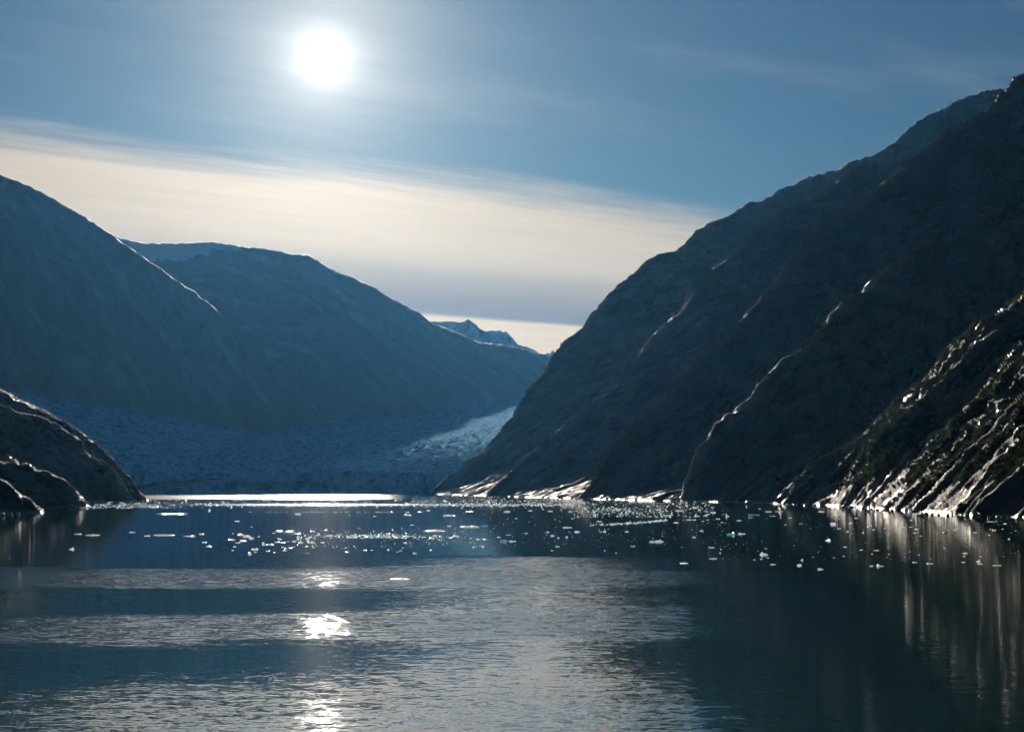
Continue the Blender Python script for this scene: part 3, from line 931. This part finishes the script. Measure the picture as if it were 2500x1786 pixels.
MAIN = [
 # px, py, w, h, form, material, label
 (420, 1252, 92, 7, 'end', M_ICE, 'longest low floe with an upturned pale blue end, near the headland tip'),
 (219, 1235, 24, 8, 'lump', M_BLUE, 'pale blue domed berg in the brash beside the headland rocks'),
 (375, 1236, 26, 5, 'flat', M_ICE, 'flat white floe in the brash behind the long upturned floe'),
 (511, 1243, 6, 9, 'block', M_ICE, 'bright narrow ice pillar with a long reflection, beside the brash line'),
 (579, 1270, 14, 5, 'lump', M_ICE, 'lone white floe on the dark water above the row of floes'),
 (175, 1338, 14, 7, 'peak', M_ICE, 'small peaked floe alone on the shaded water below the row'),
 (191, 1302, 18, 3.5, 'flat', M_ICE, 'thin flat floe that begins the row on the headland side'),
 (225, 1304, 34, 5.5, 'flat', M_ICE, 'wide flat floe, second in the row from the headland side'),
 (323, 1297, 18, 5.5, 'lump', M_ICE, 'knobbly floe just behind the dark-bellied small floe in the row'),
 (316, 1307, 14, 5, 'lump', M_GREY, 'small floe with a dark glassy end in the middle of the row'),
 (359, 1306, 15, 4, 'flat', M_ICE, 'small low floe just before the widest floe of the row'),
 (399, 1304, 52, 6, 'long', M_ICE, 'widest bumpy floe in the middle of the row'),
 (462, 1306, 37, 6, 'long', M_ICE, 'long two-humped floe after the widest one in the row'),
 (491, 1301, 16, 6, 'lump', M_ICE, 'rounded floe that closes the row on its far side'),
 (499, 1322, 12, 4, 'flat', M_ICE, 'small pale floe just below the end of the row'),
 (510, 1332, 14, 4, 'flat', M_ICE, 'thin floe lowest of the two below the row end'),
 (727, 1252, 18, 8, 'lump', M_ICE, 'bright lumpy floe on the thin foam line below the glacier'),
 (995, 1254, 23, 8, 'lump', M_ICE, 'lumpy white floe at the end of the thin foam line'),
 (1097, 1256, 32, 6, 'long', M_ICE, 'long floe with a bright knob beyond the foam line'),
 (1114, 1224, 16, 6, 'lump', M_GREY, 'dark humped berg near the foot of the farthest spur'),
 (1145, 1282, 46, 9, 'long', M_ICE, 'long jumbled white floe touching the blue lens of ice'),
 (1181, 1281, 25, 8, 'lump', M_BLUE, 'smooth blue lens-shaped berg at the end of the jumbled floe'),
 (1059, 1293, 53, 7, 'long', M_ICE, 'long flat greenish-white floe above the dense drift of brash'),
 (1230, 1318, 17, 9, 'block', M_BLUE, 'square blue-grey block of ice with a low floe beside it'),
 (1251, 1319, 22, 6, 'flat', M_ICE, 'low white floe touching the square blue-grey block'),
 (976, 1411, 51, 6, 'long', M_ICE, 'long knobbly floe alone on rippled water, nearest the middle'),
 (1603, 1319, 38, 9, 'lump', M_ICE, 'broad white floe with a rounded hump on dark calm water'),
 (1545, 1331, 15, 6, 'lump', M_ICE, 'small crown-shaped floe beside the broad humped one'),
 (1785, 1300, 26, 12, 'lump', M_BLUE, 'deep blue domed berg with a white cap on dark water'),
 (1811, 1300, 17, 8, 'lump', M_ICE, 'pair of white knobs of ice touching the deep blue berg'),
 (1842, 1254, 35, 8, 'end', M_BLUE, 'large blue-white slab floating off the dark boulder'),
 (1832, 1262, 15, 3, 'flat', M_ICE, 'thin strip of ice under the large blue-white slab'),
 (1776, 1257, 13, 9, 'peak', M_ICE, 'bright pointed chunk between the grassy point and the blue slab'),
 (1671, 1373, 23, 5, 'flat', M_ICE, 'smooth low floe lowest beside the rippled water edge'),
 (1741, 1362, 20, 4.5, 'flat', M_ICE, 'ragged low floe below the thin smooth one'),
 (1738, 1335, 15, 3.5, 'flat', M_ICE, 'thin smooth floe between the blue berg and the ragged one'),
 (1864, 1351, 21, 8, 'peak', M_ICE, 'floe with a tall knob at one end on dark water'),
 (1888, 1376, 15, 4, 'flat', M_ICE, 'flat oval floe below the floe with the tall knob'),
 (1952, 1377, 14, 8, 'lump', M_ICE, 'two-lobed upright chunk on the dark water'),
 (1958, 1365, 8, 6, 'peak', M_ICE, 'small wedge of ice just behind the two-lobed chunk'),
 (2003, 1387, 18, 7, 'lump', M_ICE, 'dome-shaped white floe, lowest of all on the dark water'),
 (2021, 1317, 15, 6, 'peak', M_ICE, 'star-like peaked floe in the streak of reflected rock'),
 (2042, 1254, 18, 8, 'lump', M_ICE, 'pale hollow-looking floe off the first shore boulders'),
 (2034, 1276, 16, 10, 'block', M_ICE, 'mushroom-topped chunk below the pale hollow floe'),
 (2149, 1379, 24, 7, 'peak', M_ICE, 'long tapering floe with a high peak at one end'),
 (2127, 1380, 11, 3.5, 'flat', M_ICE, 'two small low bits beside the long peaked floe'),
 (2234, 1371, 14, 3.5, 'flat', M_ICE, 'thin wedge between the peaked floe and the bright reflection'),
 (2270, 1374, 21, 4, 'flat', M_ICE, 'low flat floe lying across the brightest rock reflection'),
 (2356, 1348, 14, 7, 'lump', M_ICE, 'rounded white floe above a tiny chip near the shore side'),
 (2388, 1368, 12, 8, 'peak', M_ICE, 'upright wedge of ice standing behind a thin sheet'),
 (2393, 1375, 18, 3, 'flat', M_ICE, 'thin flat sheet of ice before the upright wedge'),
 (2435, 1378, 23, 4.5, 'flat', M_ICE, 'long low floe with a raised end, last towards the frame edge'),
 (2307, 1298, 13, 6, 'lump', M_GREY, 'dark glassy chunk at the edge of the widest reflection'),
 (2242, 1252, 20, 4.5, 'flat', M_ICE, 'ragged floe close under the shaded rock cove'),
]
for (px, py, wd, ht, form, mt, lab) in MAIN:
    floe(px, py, wd, ht, form, lab, None, mt, 'iceberg' if 'berg' in lab else 'ice_floe', 0.0 if form in ('end', 'peak') else None)

SMALL = {
 'ice bits of the loose drift below the glacier': ('%s ice chunk, %s from the headland side in the loose drift', [
  (568,1301,8,3),(586,1303,18,5),(602,1306,24,9),(614,1311,14,7),(565,1315,24,6),(593,1317,20,8),(581,1323,14,4),(573,1332,10,5),(568,1342,8,3),(643,1324,8,9),
  (658,1328,24,3),(622,1338,20,8),(610,1349,10,8),(624,1346,9,4),(654,1343,12,4),(670,1347,8,3),(681,1294,20,6),(709,1295,30,7),(669,1300,8,3),(726,1301,20,4),
  (762,1295,12,5),(778,1301,9,7),(796,1293,12,3),(803,1304,20,8),(632,1308,9,4),(677,1321,14,5),(682,1314,14,4),(691,1323,16,3),(728,1309,9,12),(718,1319,14,6),
  (734,1321,16,7),(751,1312,14,9),(760,1320,20,10),(744,1306,9,3),(758,1309,10,4),(788,1322,12,5),(690,1334,8,4),(697,1337,10,4),(710,1336,12,5),(695,1342,12,4),
  (749,1332,10,3),(765,1334,10,4),(751,1348,10,4)]),
 'scattered ice bits below the brash patch': ('%s ice chunk, %s from the headland side around the bright brash patch', [
  (848,1345,10,6),(844,1336,6,3),(892,1342,13,3),(908,1341,8,4),(948,1340,6,5),(971,1345,8,4),(978,1342,7,5),(948,1300,14,4),(989,1323,9,5),(1013,1348,14,6),
  (1052,1340,7,5),(1014,1310,9,4),(1056,1312,16,4),(1062,1305,12,6),(1072,1315,7,5),(1100,1310,12,5),(1113,1306,16,5),(614,1285,6,2.5),(853,1257,8,3),(915,1259,10,3),
  (1007,1280,12,3),(1096,1282,14,5)]),
 'scattered ice bits before the far spurs': ('%s ice chunk, %s from the glacier side before the far spurs', [
  (1046,1245,14,4),(1028,1248,16,3),(1146,1247,20,4),(1238,1247,17,6),(989,1225,8,4),(1184,1315,14,3),(1166,1315,10,4),(1217,1309,12,5),(1156,1333,10,3),(1178,1332,6,5),
  (1361,1332,13,5),(1348,1342,8,4),(1363,1311,8,5),(1349,1305,12,7),(1384,1309,6,5),(1384,1286,24,4),(1337,1297,10,5),(1241,1304,14,3),(1284,1300,10,4),(1260,1264,9,3),
  (1344,1246,14,5),(1294,1245,12,4),(1394,1247,12,5),(1397,1264,9,5),(1463,1271,14,4),(1409,1296,18,6),(1476,1295,8,6),(1467,1297,8,3),(1530,1296,11,4),(1504,1348,7,4),
  (1476,1342,4,4)]),
 'scattered ice bits off the grassy point': ('%s ice chunk, %s from the glacier side off the low point', [
  (1696,1237,13,7),(1708,1243,10,4),(1740,1237,11,4),(1741,1249,17,6),(1725,1247,10,4),(1701,1257,14,7),(1723,1256,9,6),(1682,1267,17,4),(1696,1267,10,4),(1650,1274,12,4),
  (1728,1267,10,4),(1753,1265,13,4),(1763,1274,9,3),(1716,1271,9,3),(1712,1294,10,4),(1695,1309,10,6),(1640,1255,8,4),(1660,1245,20,4),(1804,1269,14,4),(1760,1339,4,3),(1758,1348,4,4)]),
 'scattered ice bits along the shrubby shore': ('%s ice chunk, %s from the dark boulder along the shrubby shore', [
  (1877,1247,18,5),(1901,1247,25,4),(1886,1258,17,3),(2005,1247,17,5),(2078,1275,11,5),(2049,1289,11,3),(2069,1296,5,4),(2063,1333,11,5),(1918,1279,7,4),(1955,1277,14,2.5),
  (1929,1263,11,2.5),(1870,1337,8,4),(1859,1363,8,4),(1842,1365,7,2.5),(1875,1360,6,3),(1984,1358,7,3),(2036,1360,7,2.5),(2419,1272,24,3),(2224,1268,7,4),(2204,1285,11,5),
  (2238,1289,12,7),(2224,1285,9,3),(2381,1298,12,5),(2427,1292,11,6),(2454,1277,9,3),(2354,1356,7,4),(2352,1371,10,2.5),(2140,1342,15,3),(2221,1345,6,3),(2090,1263,10,4),
  (2133,1291,7,4),(2233,1300,8,2.5),(1855,1241,8,3),(1905,1263,5,3),(2118,1284,5,3),(2107,1298,5,4),(2160,1288,7,3),(2248,1307,6,3),(2303,1298,5,3),(2332,1292,9,3),
  (2337,1289,8,2.5),(2418,1290,6,3),(2365,1313,5,3),(2415,1305,6,3),(2448,1290,5,2.5),(2463,1314,5,4),(2480,1294,6,2.5),(2129,1351,4,3),(2170,1352,6,2.5),(2243,1353,5,3),
  (2394,1357,8,2.5),(1797,1326,3,3),(1939,1330,3,2.5),(1998,1346,4,2.5),(2060,1356,4,3),(2102,1341,8,3)]),
}
ORD = ('first second third fourth fifth sixth seventh eighth ninth tenth eleventh twelfth thirteenth fourteenth fifteenth sixteenth '
       'seventeenth eighteenth nineteenth').split()
TENS = {2: ('twentieth', 'twenty'), 3: ('thirtieth', 'thirty'), 4: ('fortieth', 'forty'), 5: ('fiftieth', 'fifty')}
def ordinal(i):
    if i <= 19:
        return ORD[i - 1]
    t, u = divmod(i, 10)
    return TENS[t][0] if u == 0 else TENS[t][1] + '-' + ORD[u - 1]
for grp, (lab0, pts) in SMALL.items():
    for k_, (px, py, wd, ht) in enumerate(sorted(pts)):
        size = 'large' if wd >= 18 else ('small' if wd >= 8 else 'tiny')
        look = 'upright' if ht >= 0.6 * wd else ('flat' if ht < 0.3 * wd else 'lumpy')
        lab = lab0 % (size + ' ' + look, ordinal(k_ + 1))
        f_ = 'lump' if ht > 0.38 * wd else 'flat'
        if ht >= 0.75 * wd:
            f_ = 'block'
        floe(px, py, wd, ht, f_, lab, grp, M_ICE, 'ice_chunk')

def brash():
    """Crushed ice too small to count, in lines and patches on the water."""
    r = np.random.default_rng(99)
    P = []
    def fill(n, x0, x1, y0, y1, w0, w1, power=1.0):
        for _ in range(n):
            px = r.uniform(x0, x1)
            t = r.random() ** power
            py = y0 + (y1 - y0) * t
            P.append((px, py, math.exp(r.uniform(math.log(w0), math.log(w1)))))
    fill(900, 500, 1420, 1229, 1235, 1.5, 6)
    fill(700, 190, 1400, 1220, 1240, 1.5, 6)
    fill(200, 180, 420, 1229, 1240, 1.5, 6)
    fill(500, 1000, 1760, 1212, 1228, 1.2, 5)
    fill(300, 1400, 1740, 1228, 1262, 1.3, 6)
    fill(170, 1440, 1640, 1240, 1262, 1.3, 6)
    # curved trail of brash
    for _ in range(170):
        t = r.random()
        P.append((1440 + 190 * t, 1281 - 12 * t ** 1.5 + r.normal() * 1.2, r.uniform(1.5, 5)))
    # the bright patch
    for _ in range(520):
        P.append((r.normal(915, 75), 1312 - abs(r.normal(0, 4.5)) + r.normal(0, 1.5), r.uniform(1.2, 4)))
    fill(420, 700, 1180, 1286, 1338, 0.9, 3.6)
    fill(420, 1080, 1780, 1240, 1335, 0.9, 3.2)
    fill(260, 1750, 2490, 1246, 1365, 0.8, 2.6)
    fill(120, 600, 1000, 1248.5, 1250.5, 1.5, 4)
    V = []; Fc = []
    for px, py, wp in P:
        x, y = water_at(px, max(py, 1209))
        if y > 4800:
            continue
        W = wp * y / F
        H = W * r.uniform(0.18, 0.42)
        k = len(V)
        a0 = r.uniform(0, 6.28)
        n = 5
        for ring, (rr, z) in enumerate(((1.0, -0.1), (1.0, 0.35 * H), (0.55, H))):
            for i in range(n):
                a = a0 + 6.2832 * i / n
                q = rr * r.uniform(0.75, 1.15) * W / 2
                V.append((x + q * math.cos(a), y + q * math.sin(a) * 0.8, z if ring < 2 else H * r.uniform(0.7, 1.2)))
        for ring in range(2):
            for i in range(n):
                j = (i + 1) % n
                Fc.append((k + ring * n + i, k + ring * n + j, k + (ring + 1) * n + j, k + (ring + 1) * n + i))
        Fc.append(tuple(k + 2 * n + i for i in range(n)))
    me = bpy.data.meshes.new('brash_ice')
    me.from_pydata(V, [], Fc)
    o = new_obj('brash_ice', me, M_ICE, 'stuff')
    o['label'] = 'crushed white brash ice drifting in lines across the fjord'
    o['category'] = 'brash ice'
brash()

# ------------------------------------------------------------------ boulders at the waterline
def boulder_material():
    m, n = mat('wet_boulder')
    g = n.n('ShaderNodeNewGeometry')
    n1 = n.noise(g.outputs['Position'], 0.8, 5.0, 0.6)
    base = n.mix(n1, (0.03, 0.027, 0.025), (0.12, 0.10, 0.09))
    b = n.n('ShaderNodeBump', None, Strength=0.6, Distance=0.4, Height=n1)
    p = n.n('ShaderNodeBsdfPrincipled', None, Base_Color=base, Roughness=0.3, Normal=b.outputs[0])
    finish(n, p.outputs[0])
    return m
M_BOULDER = boulder_material()

def boulder_mesh(seed, W, D, H):
    me = bpy.data.meshes.new('boulder')
    import bmesh
    bm = bmesh.new()
    bmesh.ops.create_icosphere(bm, subdivisions=3, radius=1.0)
    co = np.array([v.co[:] for v in bm.verts])
    q = 1 + 0.22 * fbm(co[:, 0] * 1.1 + seed * 3.1, co[:, 1] * 1.1, co[:, 2] * 1.1, 3)
    # planed-off facets
    rr = np.random.default_rng(seed)
    for _ in range(5):
        d = rr.normal(size=3); d /= np.linalg.norm(d)
        lim = rr.uniform(0.62, 0.85)
        pr = co @ d
        q = np.where(pr * q > lim, lim / np.maximum(pr, 0.2), q)
    co = co * q[:, None]
    for v, c in zip(bm.verts, co):
        v.co = (c[0] * W / 2, c[1] * D / 2, c[2] * H * 0.75 + H * 0.25)
    for f in bm.faces:
        f.smooth = True
    bm.to_mesh(me); bm.free()
    return me

def boulder(px, py, wpx, hpx, label, group=None, seed=0):
    x, y = water_at(px, py)
    W = wpx * y / F
    o = new_obj('shore_boulder', boulder_mesh(seed, W, W * 0.9, max(0.5, hpx * y / F)), M_BOULDER)
    o.location = (x, y, 0)
    o.rotation_euler = (0, 0, seed * 1.7)
    o['label'] = label
    o['category'] = 'boulder'
    if group:
        o['group'] = group
boulder(1828, 1230.5, 22, 9, 'dark rounded boulder standing in the water below the scrub-covered point', None, 1)
boulder(173, 1238, 18, 7, 'sunlit wet boulder at the tip of the low dark headland', None, 2)
SB = [(1922, 1233, 9, 4), (1942, 1233, 12, 4), (1966, 1234, 13, 4), (1988, 1234, 9, 6), (2058, 1238, 8, 5), (2078, 1238, 14, 5), (2108, 1241, 14, 7), (2128, 1243, 7, 4),
      (2142, 1245, 11, 5), (2158, 1246, 10, 4), (2178, 1248, 8, 6), (2262, 1256, 12, 8), (2276, 1257, 8, 6), (2292, 1258, 9, 5), (2314, 1259, 10, 7), (2338, 1261, 9, 5),
      (2362, 1262, 14, 7), (2376, 1263, 10, 6), (2390, 1263, 12, 5), (2414, 1264, 10, 6), (2437, 1266, 13, 8), (2462, 1267, 10, 5), (2486, 1269, 12, 7)]
for i, (px, py, wd, ht) in enumerate(SB):
    boulder(px, py, wd, ht, 'wet rounded boulder, %s from the low point along the shrubby shore' % ordinal(i + 1), 'boulders along the shrubby shore', 10 + i)
SBL = [(8, 1258, 10, 7), (28, 1256, 9, 5), (44, 1254, 9, 5), (66, 1251, 8, 6), (76, 1250, 8, 7)]
for i, (px, py, wd, ht) in enumerate(SBL):
    boulder(px, py, wd, ht, 'wet sunlit boulder, %s from the frame edge under the ribbed rock point' % ordinal(i + 1), 'boulders under the ribbed rock point', 40 + i)

# ------------------------------------------------------------------ haze
def build_haze():
    m, n = mat('haze')
    pv = n.n('ShaderNodeVolumePrincipled')
    pv.inputs['Color'].default_value = (0.13, 0.48, 1.0, 1)
    pv.inputs['Density'].default_value = 0.112e-5
    pv.inputs['Anisotropy'].default_value = 0.72
    n.n('ShaderNodeOutputMaterial', None, Volume=pv.outputs[0])
    x0, x1, y0, y1, z0, z1 = -6500, 6500, -1500, 18000, -14, 1300
    V = [(x, y, z) for z in (z0, z1) for y in (y0, y1) for x in (x0, x1)]
    Fc = [(0, 2, 3, 1), (4, 5, 7, 6), (0, 1, 5, 4), (2, 6, 7, 3), (0, 4, 6, 2), (1, 3, 7, 5)]
    me = bpy.data.meshes.new('haze')
    me.from_pydata(V, [], Fc)
    new_obj('haze', me, m, 'stuff')
build_haze()
